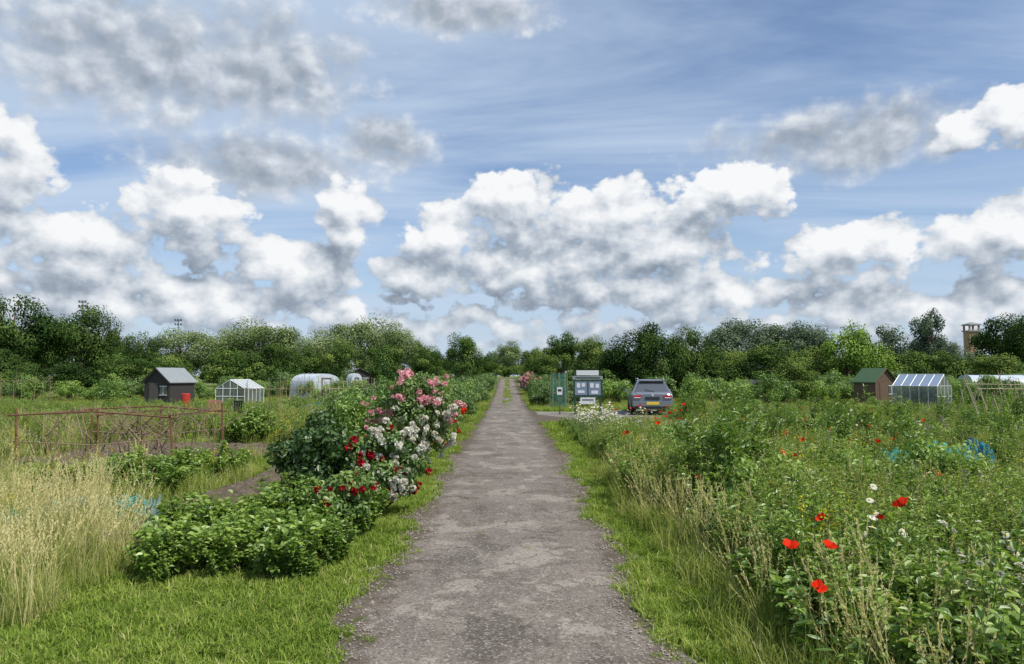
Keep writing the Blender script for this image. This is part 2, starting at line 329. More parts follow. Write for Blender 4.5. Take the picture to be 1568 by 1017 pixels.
x=np.where(sd_<.42,xl(y)+e_,np.where(sd_<.84,xr(y)-e_,rng.uniform(-1,1,n))); s_=rng.uniform(.004,.014,n)
oc=np.array([[1,0,0],[0,1,0],[-1,0,0],[0,-1,0],[0,0,.8],[0,0,-.8]]); V=(np.stack([x,y,np.full(n,.03)],1)[:,None]+oc[None]*s_[:,None,None]*rng.uniform(.6,1.3,(n,6,1))).reshape(-1,3)
F=np.array([[0,1,4],[1,2,4],[2,3,4],[3,0,4]]); mb.add(V,(np.arange(n)[:,None,None]*6+F[None]).reshape(-1,3)); mb.obj('loose_gravel',[pbr('stone',(.26,.23,.195),.9,noise=.5,scale=3)])

# ------------------------------------------------------------------ plant variants
COLS={}
def coll(name,mbs,mats,smooth=False):
    c=bpy.data.collections.new(name)
    for k,mb in enumerate(mbs):
        c.objects.link(mb.obj(name+'_part',mats,smooth,link=False))
    COLS[name]=(c,len(mbs)); return c
def disk(n,r): 
    a=rng.uniform(0,2*pi,n); q=r*np.sqrt(rng.random(n)); return np.stack([q*np.cos(a),q*np.sin(a),0*a],1)
L=[]
for k in range(5):
    mb=MB(); n=46; blades(mb,disk(n,.09),rng.uniform(.03,.085,n),rng.uniform(.004,.007,n),rng.uniform(.2,1.1,n),0,np.clip(rng.normal(.48,.22,n),0,1))
    if k>2:
        n=8; p=disk(n,.07)+[0,0,.02]; leaves(mb,p,rdir(n)*[1,1,.3]+[0,0,.3],np.tile([0,0,1.],(n,1)),.04,.022,0,.35)
    L.append(mb)
coll('short_grass',L,[M_grass])
L=[]
for k in range(5):
    mb=MB(); n=70; blades(mb,disk(n,.13),rng.uniform(.12,.40,n),rng.uniform(.003,.007,n),rng.uniform(.1,.9,n),0,np.clip(rng.normal(.42,.22,n),0,1)); L.append(mb)
coll('long_grass',L,[M_wild])
L=[]
for k in range(5):
    mb=MB(); n=34; blades(mb,disk(n,.12),rng.uniform(.2,.45,n),rng.uniform(.003,.007,n),rng.uniform(.1,.7,n),0,np.clip(rng.normal(.5,.2,n),0,1))
    for q in range(11):
        a=rng.uniform(0,2*pi); h=rng.uniform(.45,.8); l=rng.uniform(.05,.3); p0=disk(1,.1)[0]
        pts=np.array([p0,p0+[cos(a)*l*.3,sin(a)*l*.3,h*.6],p0+[cos(a)*l,sin(a)*l,h]]); mb.tube(pts,[.0016,.0014,.001],3,0,.9,False)
        m_=16; tpar=rng.uniform(.72,1.0,m_)[:,None]; pp=pts[1]+(pts[2]-pts[1])*((tpar-.6)/.4)
        leaves(mb,pp,rdir(m_)*.5+nrm(pts[2]-pts[1]),rdir(m_),.028,.008,0,1.0)
    L.append(mb)
coll('seed_grass',L,[M_wild])
def stemplant(nst,h,spread,nl,LL,WW,up=.5,start=.15,vm=.5,vs=.2,mat=0,smat=1,tw=.004,taper=.5):
    mb=MB()
    for q in range(nst):
        a=rng.uniform(0,2*pi); hh=h*rng.uniform(.7,1.1); l=spread*rng.uniform(.2,1)
        p0=disk(1,spread*.25)[0]; mid=p0+[cos(a)*l*.4,sin(a)*l*.4,hh*.5]; top=p0+[cos(a)*l,sin(a)*l,hh]
        mb.tube([p0,mid,top],[tw,tw*.8,tw*.4],4,smat,.5,False)
        t=rng.uniform(start,1,nl); P_=np.where((t<.5)[:,None],p0+(mid-p0)*(t*2)[:,None],mid+(top-mid)*((t-.5)*2)[:,None])
        D_=rdir(nl)*[1,1,.4]+[0,0,up]; s_=(1-taper*t)*rng.uniform(.7,1.2,nl)
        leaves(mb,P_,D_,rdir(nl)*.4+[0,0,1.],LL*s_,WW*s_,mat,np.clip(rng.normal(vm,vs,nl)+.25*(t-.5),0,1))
    return mb
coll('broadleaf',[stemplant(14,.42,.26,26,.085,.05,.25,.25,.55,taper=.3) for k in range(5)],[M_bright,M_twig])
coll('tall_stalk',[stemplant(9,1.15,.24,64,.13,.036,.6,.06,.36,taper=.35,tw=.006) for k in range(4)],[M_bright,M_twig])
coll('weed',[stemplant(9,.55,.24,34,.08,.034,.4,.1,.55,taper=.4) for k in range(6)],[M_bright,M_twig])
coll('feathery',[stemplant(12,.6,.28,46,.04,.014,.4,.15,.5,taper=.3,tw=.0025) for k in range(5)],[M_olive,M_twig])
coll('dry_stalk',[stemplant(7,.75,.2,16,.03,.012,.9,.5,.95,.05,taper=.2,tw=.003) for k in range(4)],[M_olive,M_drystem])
def crown(mb,c,R,nl,nlobes,LL,WW,mat=0,vm=.5,low=-.35):
    c=np.array(c,float);R=np.array(R,float)
    d=rdir(nlobes); d[:,2]=low+(1-low)*rng.random(nlobes); d[:,:2]=nrm(d[:,:2])*np.sqrt(np.clip(1-d[:,2]**2,0.02,1))[:,None]
    lc=c+d*R*rng.uniform(.35,.8,(nlobes,1)); lr=rng.uniform(.22,.42,nlobes)
    k=rng.integers(0,nlobes,nl); dd=rdir(nl); dd[:,2]=dd[:,2]*.9+.12; rr=rng.uniform(.55,1.08,nl)
    P_=lc[k]+dd*R*(lr[k]*rr)[:,None]
    nrmv=nrm(dd*.8+rdir(nl)*.55); D_=nrm(np.cross(nrmv,rdir(nl)))+[0,0,-.15]
    lv=rng.normal(0,.15,nlobes)
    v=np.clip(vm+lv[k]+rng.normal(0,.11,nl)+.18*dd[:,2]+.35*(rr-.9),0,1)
    s_=rng.uniform(.6,1.25,nl); ok=P_[:,2]>.02*R[2]
    leaves(mb,P_[ok],D_[ok],nrmv[ok],(LL*s_)[ok],(WW*s_)[ok],mat,v[ok],.1,.1)
    return lc
L=[]
for k in range(5):
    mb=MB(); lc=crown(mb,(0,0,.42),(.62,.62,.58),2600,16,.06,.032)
    for q in lc[:9]: mb.tube([[0,0,0],q*[.5,.5,.5],q],[.014,.009,.004],5,1)
    L.append(mb)
coll('shrub',L,[M_mid,M_bark]); coll('shrub_bright',L,[M_bright,M_bark])
def cup(mb,c,r,mat,mc,tilt=None):
    n=16; th=np.linspace(0,2*pi,n,endpoint=False); w1=1+.12*np.sin(th*4+rng.uniform(0,6)); wz=.12*np.sin(th*5+rng.uniform(0,6))
    z0=np.stack([.35*r*np.cos(th),.35*r*np.sin(th),np.full(n,.08*r)],1); z1=np.stack([r*w1*np.cos(th),r*w1*np.sin(th),r*(.65+wz)],1)
    T=rng.normal(0,.45,2) if tilt is None else tilt
    V=np.vstack([[[0,0,0]],z0,z1]); a,b_=T; Rx=np.array([[1,0,0],[0,cos(a),-sin(a)],[0,sin(a),cos(a)]]); Ry=np.array([[cos(b_),0,sin(b_)],[0,1,0],[-sin(b_),0,cos(b_)]])
    V=V@Rx.T@Ry.T+c; i=np.arange(n);k=(i+1)%n
    mb.add(V,np.stack([0*i,1+i,1+k],1),mat,.3); mb.add(V,np.stack([1+i,1+n+i,1+n+k,1+k],1),mat,rng.uniform(0,1,len(V)))
    m_=10; leaves(mb,np.tile(c,(m_,1)),rdir(m_)+[0,0,1.],rdir(m_),r*.35,r*.16,mc,.5)
L=[]
for k in range(6):
    mb=MB()
    for q in range(2 if k==0 else 1):
        h=rng.uniform(.6,.8); p=disk(1,.12)[0]; top=p+[rng.normal(0,.06),rng.normal(0,.06),h]; mb.tube([p,p*.5+top*.5+[.02,0,0],top],[.003,.0025,.002],4,2,.5,False)
        cup(mb,top,rng.uniform(.034,.046),0,1,(rng.normal(.2,.4),rng.normal(0,.4)))
    n=26; leaves(mb,disk(n,.1)+[0,0,.1]+rng.random((n,1))*[0,0,.3],rdir(n)+[0,0,.5],rdir(n),.09,.02,3,.5)
    L.append(mb)
coll('poppy',L,[M_red,M_black,M_twig,M_bright])
L=[]
for k in range(5):
    mb=MB()
    for q in range(7):
        h=rng.uniform(.4,.68); p=disk(1,.14)[0]; top=p+[rng.normal(0,.05),rng.normal(0,.05),h]; mb.tube([p,top],[.002,.0015],3,2,.5,False)
        n=13; a=np.linspace(0,2*pi,n,endpoint=False); tl=rng.normal(0,.35,2); D_=np.stack([np.cos(a),np.sin(a),tl[0]*np.cos(a)+(tl[1]+.5)*np.sin(a)+.15],1)
        leaves(mb,np.tile(top,(n,1)),D_,np.tile([0,-.4,1.],(n,1)),.024,.010,0,.8,0,.1)
        n=6; a=np.linspace(0,2*pi,n,endpoint=False); mb.add(np.vstack([top+np.stack([.007*np.cos(a),.007*np.sin(a),.5*.007*np.sin(a)+.006],1)]),np.arange(n)[None],1)
    n=60; leaves(mb,disk(n,.13)+rng.random((n,1))*[0,0,.45],rdir(n)+[0,0,.5],rdir(n),.06,.014,3,.5)
    L.append(mb)
coll('daisy',L,[M_white,M_yellow,M_twig,M_bright])
def rose(mb,c,r,mat):
    n=16; d=rdir(n)+[0,-.35,.35]; d=nrm(d); leaves(mb,c+d*r*.3,nrm(np.cross(d,rdir(n)))+d*.5,d,r*1.25,r*1.3,mat,rng.random(n),.3,0)
L=[]
for k in range(4):
    mb=MB(); n=70; leaves(mb,disk(n,.2)+rng.random((n,1))*[0,0,.28],rdir(n)+[0,0,.4],rdir(n)+[0,0,1],.06,.018,1,.5)
    for q in range(9): rose(mb,disk(1,.2)[0]+[0,0,rng.uniform(.25,.36)],.028,0)
    L.append(mb)
coll('marigold',L,[M_orange,M_bright])
L=[]
for k in range(4):
    mb=MB()
    for q in range(5):
        p=disk(1,.2)[0]; h=rng.uniform(.5,.8); top=p+[0,0,h]; mb.tube([p,top],[.003,.002],3,1,.5,False)
        n=14; leaves(mb,top+rng.normal(0,.018,(n,3))*[1,1,2.2]-[0,0,.04],rdir(n),rdir(n),.02,.014,0,rng.random(n))
    L.append(mb)
M_purple=leafmat('purple_petal',[(0,(.2,.06,.25)),(1,(.36,.16,.4))],.3,clump=0,gloss=0)
coll('yellow_flower',L,[M_yellow,M_twig]); coll('purple_flower',L,[M_purple,M_twig])

# ------------------------------------------------------------------ instancing
def gn(cname):
    if cname in G: return G[cname]
    ng=bpy.data.node_groups.new('scatter_'+cname,'GeometryNodeTree'); ng.is_modifier=True
    ng.interface.new_socket('Geometry',in_out='INPUT',socket_type='NodeSocketGeometry'); ng.interface.new_socket('Geometry',in_out='OUTPUT',socket_type='NodeSocketGeometry')
    a=ng.nodes.new('NodeGroupInput'); z=ng.nodes.new('NodeGroupOutput'); ip=ng.nodes.new('GeometryNodeInstanceOnPoints'); ci=ng.nodes.new('GeometryNodeCollectionInfo')
    ci.inputs['Collection'].default_value=COLS[cname][0]; ci.inputs['Separate Children'].default_value=True; ci.inputs['Reset Children'].default_value=True
    def na(nm,t):
        q=ng.nodes.new('GeometryNodeInputNamedAttribute'); q.data_type=t; q.inputs[0].default_value=nm; return q.outputs[0]
    lk=ng.links.new; lk(a.outputs[0],ip.inputs['Points']); lk(ci.outputs[0],ip.inputs['Instance']); ip.inputs['Pick Instance'].default_value=True
    lk(na('idx','INT'),ip.inputs['Instance Index']); lk(na('rot','FLOAT_VECTOR'),ip.inputs['Rotation']); lk(na('scl','FLOAT_VECTOR'),ip.inputs['Scale']); lk(ip.outputs[0],z.inputs[0])
    G[cname]=ng; return ng
def scatter(name,cname,x,y,s=(.8,1.2),zs=1.0,dz=0.0,tilt=.08,z=None):
    n=len(x)
    if n==0: return
    me=bpy.data.meshes.new(name); me.vertices.add(n); zz=(gz(x,y) if z is None else z)+dz
    me.vertices.foreach_set('co',np.stack([x,y,zz],1).ravel())
    sc=rng.uniform(s[0],s[1],n) if isinstance(s,tuple) else s
    S=np.stack([sc,sc,sc*zs*rng.uniform(.85,1.15,n)],1).astype(np.float32); R=np.stack([rng.normal(0,tilt,n),rng.normal(0,tilt,n),rng.uniform(0,2*pi,n)],1).astype(np.float32)
    at=me.attributes.new('scl','FLOAT_VECTOR','POINT'); at.data.foreach_set('vector',S.ravel())
    at=me.attributes.new('rot','FLOAT_VECTOR','POINT'); at.data.foreach_set('vector',R.ravel())
    at=me.attributes.new('idx','INT','POINT'); at.data.foreach_set('value',rng.integers(0,COLS[cname][1],n).astype(np.int32))
    o=bpy.data.objects.new(name,me); ROOT.objects.link(o); md=o.modifiers.new('scatter','NODES'); md.node_group=gn(cname); return o
def zone(dens,x0,x1,y0,y1,f=None):
    n=int(dens*(x1-x0)*(y1-y0)); x=rng.uniform(x0,x1,n); y=rng.uniform(y0,y1,n)
    ok=(np.abs(x)<.80*y+1.2)
    if f is not None: ok&=f(x,y)
    return x[ok],y[ok]
def cat(*zs): return np.concatenate([q[0] for q in zs]),np.concatenate([q[1] for q in zs])
insoil=lambda x,y:((x>-4.25)&(x<-3.5)&(y>7.2)&(y<14.3))|((x>-9.6)&(x<-5.3)&(y>13.6)&(y<18.4))
onpath=lambda x,y:(x>xl(y)-.0)&(x<xr(y)+.0)
ontrack=lambda x,y:(x>0)&(y>27.8)&(y<36)
off=lambda x,y:~onpath(x,y)&~ontrack(x,y)&~insoil(x,y)

scatter('lawn_grass','short_grass',*cat(
    zone(210,-5.2,-1.0,3.0,7.0,lambda x,y:x<xl(y)+.05+.1*n2(x*5,y*5)),
    zone(170,-2.1,-1.0,7.0,14,lambda x,y:(x<xl(y)+.06+.06*n2(x*5,y*5))&(x>-1.75-.1*n2(x,y*2))),
    zone(170,.95,2.3,3,14,lambda x,y:x>xr(y)-.07-.1*n2(x*5,y*5)),
    zone(70,-4,-1,14,32,lambda x,y:x<xl(y)+.05), zone(70,1.0,5,14,28,lambda x,y:(x>xr(y)-.04)&~ontrack(x,y)),
    zone(60,-7,-2.2,9,20,lambda x,y:off(x,y)&((x>-3.5)|(n2(x*.7,y*.7,5)>0)))),s=(.6,1.4))
x,y=cat(zone(60,-1.3,-.8,3,14,lambda x,y:np.abs(x-xl(y)-.1)<.12),zone(60,.8,1.4,3,14,lambda x,y:np.abs(x-xr(y)+.1)<.12),zone(.6,-.7,.7,3,12)); scatter('path_edge_weeds','short_grass',x,y,s=(.25,.6),dz=.02)
scatter('verge_grass','short_grass',*cat(
    zone(22,-9,9,30,70,lambda x,y:off(x,y)&(np.abs(x)<3.2)),
    zone(5,-30,30,18,60,off)),s=(1.6,2.6))
scatter('path_centre_grass','short_grass',*zone(20,-.25,.3,42,110,lambda x,y:n2(x*3,y*.4,3)>-.3),s=(1.0,1.6),dz=.03)
notnet=lambda x,y:~((x>5.2)&(x<8.0)&(y>9.8)&(y<12.6))
scatter('meadow_grass','long_grass',*cat(
    zone(34,1.35,2.2,3,13,lambda x,y:x>xr(y)+.35+.12*n2(x,y*3)),
    zone(14,2,9,3,14,notnet),zone(9,1.8,22,14,18,off),zone(6,5,22,18,26,off),
    zone(24,-8.5,-3.3,5.2,13,lambda x,y:~insoil(x,y)&((x<-4.2)|((y<7.2)&(x<-2.2-.25*(y-3))))),
    zone(7,-20,-4,12,30,lambda x,y:~insoil(x,y)&(n2(x*.5,y*.5,2)>-.1)),
    zone(16,-3.4,-2.7,10.5,20,lambda x,y:n2(x,y,4)>.0),zone(2.0,-45,45,38,60,off)),s=(.6,1.2))
scatter('bed_edge_grass','long_grass',*zone(20,-4.5,-3.3,7,14.3,lambda x,y:(n2(x*3,y*1.7,6)>.15)|(np.abs(x+3.87)>.42)),s=(.35,.7))
scatter('seeding_grass','seed_grass',*cat(
    zone(22,-7.5,-3.3,5.2,9.4,lambda x,y:(~insoil(x,y))&(x<-2.6-.26*(y-4))),
    zone(20,1.65,2.4,3.2,14,lambda x,y:n2(x,y,7)>-.3),zone(5,2.2,14,4,20,lambda x,y:(n2(x*.8,y*.8,8)>.05)&notnet(x,y)),
    zone(2.2,-16,-4.4,9,26,lambda x,y:~insoil(x,y)&(n2(x*.4,y*.4,9)>.0))),s=(.65,1.0))
rm=lambda x,y:(x>xr(y)+.75+.2*n2(x,y*1.5,3)-.02*(y-4))&notnet(x,y)
low=lambda x,y:rm(x,y)&~((x<5.5)&(y>17))
scatter('wildflower_foliage','weed',*cat(zone(30,1.6,8,2.9,12,rm),zone(13,2,18,12,26,low),zone(2.5,-20,-6,18,32,off)),s=(.5,1.3))
scatter('low_foliage','weed',*zone(16,1.8,5.5,17,25.5,rm),s=(.45,.75))
scatter('feathery_foliage','feathery',*cat(zone(22,1.6,8,3.5,12,lambda x,y:rm(x,y)&(n2(x*.9,y*.9,12)>-.2)),zone(10,2,18,12,26,low),zone(2,-25,-5,16,34,off)),s=(.8,1.3))
scatter('dry_flower_stalks','dry_stalk',*cat(zone(4,1.7,9,4,14,lambda x,y:rm(x,y)&(n2(x*1.2,y*.8,41)>-.1)),zone(1.5,3,18,14,26,low),zone(1,-14,-5,9,26,off)),s=(.7,1.2))
x=np.array([2.35,2.6,2.45,2.8,2.2,2.95,2.7,2.55,2.3,2.65,2.5,2.85]);y=np.array([8.6,9.0,9.5,9.3,9.2,8.8,9.9,8.2,8.9,8.5,8.8,9.1])
scatter('tall_leafy_plant','tall_stalk',x,y,s=(.95,1.15))
x=np.array([3.0,3.4,1.95,2.3,2.6,3.3,2.0,2.5,2.2,4.0,4.4]);y=np.array([8.1,8.6,5.2,5.6,6.3,6.0,4.4,4.9,7.2,9,8])
scatter('leafy_weed','tall_stalk',x,y,s=(.45,.75))
x,y=zone(.9,4,20,12.6,24,low); scatter('fennel_plant','tall_stalk',x,y,s=(.7,1.15))
x,y=cat(zone(26,1.8,3.8,2.9,5.4,rm),zone(6,2,9,5.6,13,lambda x,y:rm(x,y)&(n2(x*1.1,y,21)>0))); scatter('meadow_broadleaf','broadleaf',x,y,s=(.7,1.25))
x,y=zone(1.1,2.6,16,6,18,low); scatter('meadow_shrubs','shrub_bright',x,y,s=(.45,1.0))
px=np.array([2.6,2.55,1.72,2.0,2.45,2.05,3.7,3.2,4.6,5.2]);py=np.array([5.3,4.7,3.95,4.4,5.4,8.3,9.7,8.4,8.0,10.5])
x2,y2=zone(.8,2.1,10,10,24,lambda x,y:rm(x,y)&(n2(x*.6,y*.4,6)>-.3)); scatter('poppy_flowers','poppy',np.r_[px,x2],np.r_[py,y2],s=(.95,1.2))
x,y=cat(zone(11,2.1,4.2,3.0,5.0,lambda x,y:x>.52*y+.25),zone(1.6,2,12,5,18,lambda x,y:rm(x,y)&(n2(x,y,15)>.1)),zone(5,1.9,3.1,16,20),zone(10,1.9,3.2,19,23)); scatter('daisy_flowers','daisy',x,y,s=(.9,1.4))
x,y=cat(zone(1.6,2,12,5,22,rm),zone(.6,-12,-4,8,24,off)); scatter('ragwort_flowers','yellow_flower',x,y,s=(.6,1.0))
x,y=zone(.4,4,14,5,22,rm); scatter('purple_flowers','purple_flower',x,y,s=(.7,1.1))
x,y=zone(26,-3.3,-1.5,6.1,9.3,lambda x,y:(y>6.2+.3*((x+2.4)**2)+.25*n2(x*4,y,3))&(x>-3.3+np.clip(y-7.3,0,3)*.28+.15*n2(x,y*4,8))); scatter('potato_plants','broadleaf',x,y,s=(.5,1.25))
x,y=cat(zone(9,-6.5,-4.5,10,13,None),zone(7,-6.4,-4.0,18.5,22),zone(3,-14,-5,22,30)); scatter('vegetable_plants','broadleaf',x,y,s=(.7,1.2))
x,y=zone(4,-4.4,-3.4,7,14.3); scatter('seedlings','broadleaf',x,y,s=(.15,.45))
x,y=zone(7,-20,-10,13,20,lambda x,y:(np.floor(y*1.1)%2<1)); scatter('crop_rows','broadleaf',x,y,s=(.5,.9))
x,y=zone(3,-30,-8,21,40,lambda x,y:(np.floor(y*.8)%2<1)&(n2(x*.25,y*.25,31)>-.2)); scatter('vegetable_rows','weed',x,y,s=(.6,1.0))
x=rng.uniform(-6.9,-6.0,10);y=rng.uniform(18.6,19.5,10); scatter('squash_plant','broadleaf',x,y,s=(1.3,1.9))
x,y=cat(zone(1.0,-4.2,-1.9,19,34,None),zone(1.1,-4.5,-1.7,34,80)); scatter('path_side_shrubs','shrub',x,y,s=(.9,1.7))
x,y=zone(.9,-4.5,-2.3,18,50); scatter('path_side_elder','shrub_bright',x,y,s=(.7,1.5))
x,y=cat(zone(.8,1.9,4.5,40,85)); scatter('path_side_bushes','shrub',x,y,s=(.9,1.7))
x,y=cat(zone(.12,-45,-5,48,62),zone(.16,5,48,44,60)); scatter('allotment_shrubs','shrub_bright',x,y,s=(.8,1.9))
x,y=cat(zone(.10,-45,-5,50,64),zone(.15,8,48,46,60)); scatter('fruit_bushes','shrub',x,y,s=(.9,2.2))
x,y=cat(zone(.25,9.6,34,38,41),zone(.2,10,30,22,27),zone(.12,-34,-5,24,40)); scatter('allotment_herbs','shrub_bright',x,y,s=(.35,.75))
scatter('currant_bushes','shrub_bright',np.array([12.5,13.6,14.8,16.2,25.8,27.0,28.5,10.8,-23.5,-24.8,-12]),np.array([41.,42.5,41.5,43,41,42,41,43,44,45,45]),s=(1.3,2.0))

# ------------------------------------------------------------------ trees
def treemesh(name,h,r,mat,nl,LS,nlobes=26,z0=.10,vm=.5):
    mb=MB(); ch=h*(1-z0)/2; c=(0,0,h*z0+ch*.98)
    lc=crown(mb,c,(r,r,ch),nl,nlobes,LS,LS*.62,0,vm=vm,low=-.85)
    V=np.concatenate(mb.V); dims=(np.percentile(V[:,2],99.4),np.percentile(np.abs(V[:,0]),97))
    mb.tube([[0,0,0],[.05*r,0,h*.25],[0,.05*r,h*.55],[0,0,h*.8]],[.035*h,.028*h,.018*h,.006*h],8,1)
    for q in lc[:14]:
        s=np.array([0,0,h*rng.uniform(.18,.5)]); mb.tube([s,(s+q)/2+[0,0,.05*h],q],[.012*h,.008*h,.003*h],5,1)
    me=mb.mesh(name,[mat,M_bark]); me['h']=float(dims[0]); me['r']=float(dims[1]); return me
TM={'dark':[treemesh('t_dark',8,3.6,M_tdark,13000,.2) for k in range(3)],
    'mid':[treemesh('t_mid',7,3.2,M_tmid,13000,.18) for k in range(3)],
    'will':[treemesh('t_will',8,4.4,M_will,17000,.17,30) for k in range(3)],
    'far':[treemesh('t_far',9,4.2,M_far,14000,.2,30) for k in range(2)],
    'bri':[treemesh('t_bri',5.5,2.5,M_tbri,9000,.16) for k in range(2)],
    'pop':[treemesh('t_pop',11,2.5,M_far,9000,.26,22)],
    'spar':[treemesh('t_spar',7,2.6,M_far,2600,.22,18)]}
NM={'dark':'sycamore_tree','mid':'hawthorn_tree','will':'willow_tree','far':'ash_tree','bri':'apple_tree','pop':'poplar_tree','spar':'birch_tree'}
TL=[('dark',25,75,462,95),('dark',-40,72,454,90),('dark',125,78,475,80),('dark',75,90,486,60),('dark',172,80,510,50),('dark',220,76,514,44),('will',280,98,508,80),
('will',350,100,507,70),('will',400,96,496,95),('will',440,98,514,55),('mid',345,70,538,60),('dark',415,72,528,60),('mid',470,80,535,50),('will',500,88,509,75),('will',555,100,491,85),
('mid',525,74,524,50),('will',610,86,498,62),('mid',590,74,530,50),('mid',655,82,536,40),('dark',675,90,545,36),('mid',711,70,516,46),('mid',745,112,548,30),('will',778,135,525,46),
('mid',818,100,535,30),('mid',862,90,513,50),('mid',835,80,545,34),('mid',905,86,520,46),('dark',955,54,514,66),('dark',1005,52,500,74),('dark',1045,55,507,64),('mid',1085,58,535,56),('mid',1120,64,540,54),
('far',1125,116,493,84),('far',1180,120,500,84),('far',1235,116,497,78),('mid',1172,54,529,70),('mid',1232,62,535,64),('bri',1300,60,501,70),('bri',1340,64,528,50),('spar',1365,120,501,44),('pop',1428,112,479,46),
('mid',1400,70,540,60),('mid',1445,75,540,50),('far',1460,110,526,34),('dark',1545,92,488,74),('dark',1600,86,484,80),('mid',1530,66,545,64),('mid',1300,80,545,64),
('dark',30,55,558,64),('dark',112,52,558,84),('mid',190,62,547,64),('mid',255,66,550,64),('dark',10,60,538,74),('mid',1215,45,553,50),('mid',640,95,526,50)]
for k,(kd,pu,d,top,wd) in enumerate(TL):
    X_=(pu-776)*d/1132; base=float(rise(d)); H=1.72+(576-top)*d/1132-base; Wm=wd*d/1132/2*1.1; me=TM[kd][k%len(TM[kd])]
    o=bpy.data.objects.new(NM[kd],me); ROOT.objects.link(o)
    o.location=(X_,d,base-.05); sc=H/me['h']*1.03; sr=Wm/me['r']; o.scale=(sr,sr,sc); o.rotation_euler[2]=rng.uniform(0,6.28)
L=[]
for k in range(4):
    mb=MB(); crown(mb,(0,0,1.5),(2.2,2.0,1.7),6500,20,.18,.11,low=-.8); L.append(mb)
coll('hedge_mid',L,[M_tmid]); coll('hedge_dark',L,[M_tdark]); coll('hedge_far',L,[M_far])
xs=np.r_[np.arange(-75,-7,2.5),np.arange(7,80,2.5)]; scatter('hedgerow','hedge_mid',xs+rng.normal(0,.6,len(xs)),rng.uniform(66,84,len(xs)),s=(.55,1.05))
xs=np.r_[np.arange(-80,-9,2.6),np.arange(9,85,2.6)]; scatter('dark_hedgerow','hedge_dark',xs+rng.normal(0,.6,len(xs)),rng.uniform(64,88,len(xs)),s=(.55,1.05))
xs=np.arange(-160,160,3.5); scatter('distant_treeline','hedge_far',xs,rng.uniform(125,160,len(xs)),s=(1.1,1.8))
xs=np.r_[np.arange(6.5,24,1.7)]; scatter('laurel_hedge','hedge_dark',xs,rng.uniform(50,56,len(xs)),s=(.6,.9))
xs=np.r_[np.arange(-9,-3,1.6),np.arange(3,9,1.6)]; scatter('path_end_hedge','hedge_mid',xs,rng.uniform(85,110,len(xs)),s=(.5,.8))
xs=np.arange(-7,8,1.3); scatter('field_end_hedge','hedge_mid',xs,rng.uniform(119,124,len(xs)),s=(.6,.9))

# ------------------------------------------------------------------ roses
def rosebush(name,loc,R,nl,nf,mats,pick,LL=.055,cz=None,fs=(.028,.043),side=0):
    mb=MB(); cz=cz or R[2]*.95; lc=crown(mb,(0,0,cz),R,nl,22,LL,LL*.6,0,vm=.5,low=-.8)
    for q in lc: 
        b0=disk(1,R[0]*.2)[0]; mb.tube([b0,(b0+q)/2+rng.normal(0,.05,3),q],[.012,.009,.004],5,1)
    for q in range(nf):
        d=rdir(1)[0]; d[1]-=.3; d[0]+=side; d/=np.linalg.norm(d); k=rng.integers(len(lc)); p=lc[k]+d*np.array(R)*rng.uniform(.33,.47)
        if p[2]<.25: continue
        mt=pick(p)
        for w_ in range(rng.integers(1,4)): rose(mb,p+rng.normal(0,.04,3),rng.uniform(*fs),mt)
    return mb.obj(name,mats,loc=loc)
RM=[M_dark,M_redstem,M_pink,M_white,M_crimson,M_red]
rosebush('rose_bush',(-1.75,12.8,0),(.95,.8,1.03),12500,160,[M_mid]+RM[1:],lambda p:2 if (p[2]>1.3 or (p[0]<-.1 and p[2]>.9) or rng.random()<.12) else 3,cz=.97,fs=(.028,.048),side=.2)
rosebush('rose_bush',(-1.6,9.3,0),(.60,.55,.60),5500,88,[M_mid]+RM[1:],lambda p:3 if rng.random()<.85 else 4,cz=.64,side=.3)
rosebush('rose_bush',(-2.25,9.3,0),(.66,.6,.66),7500,3,RM,lambda p:4,cz=.64,LL=.075)
rosebush('rose_bush',(-1.72,8.1,0),(.42,.4,.36),2600,9,[M_mid]+RM[1:],lambda p:4,cz=.38,fs=(.022,.034))
rosebush('rose_bush',(-1.85,18.5,0),(.8,.8,.72),5000,48,[M_mid]+RM[1:],lambda p:5,cz=.8)
rosebush('rose_bush',(1.95,62,float(rise(62))),(1.1,1.0,.9),3500,110,[M_mid]+RM[1:],lambda p:2,cz=1.0,LL=.09,fs=(.06,.09))
scatter('marigold_flowers','marigold',np.array([-1.35,-1.45]),np.array([15.6,16.2]),s=(.9,1.1))

# ------------------------------------------------------------------ built objects
M_wood=pbr('dark_wood',(.04,.036,.034),.85,bump=.4,scale=9); M_wood2=pbr('brown_wood',(.12,.08,.05),.85,bump=.4,scale=9)
M_felt=pbr('grey_roof',(.22,.245,.255),.7); M_greenroof=pbr('green_roof',(.06,.12,.055),.7); M_wp=pbr('white_paint',(.62,.64,.65),.5,noise=.08)
M_alu=pbr('aluminium',(.5,.52,.53),.4,.3,noise=.1); M_poly=pbr('polythene',(.46,.51,.56),.4,noise=.25,scale=2); M_rust=pbr('rusty_pole',(.15,.07,.04),.8,noise=.4)
M_stick=pbr('hazel_stick',(.21,.15,.10),.85,noise=.4,scale=12); M_cane=pbr('bamboo_cane',(.33,.28,.18),.7,noise=.3,scale=12); M_redp=pbr('red_plastic',(.4,.03,.025),.5)
M_paper=pbr('paper',(.55,.57,.59),.6,noise=.1,scale=20); M_dgreen=pbr('dark_green_paint',(.02,.05,.035),.5); M_tyre=pbr('tyre',(.02,.02,.02),.85)
M_gold=pbr('plate_yellow',(.7,.5,.04),.4,noise=.05); M_tail=pbr('tail_light',(.42,.01,.012),.2,noise=.05,spec=.8); M_blackp=pbr('black_plastic',(.025,.027,.03),.5)
M_brick=pbr('brick',(.32,.21,.14),.9,scale=2)
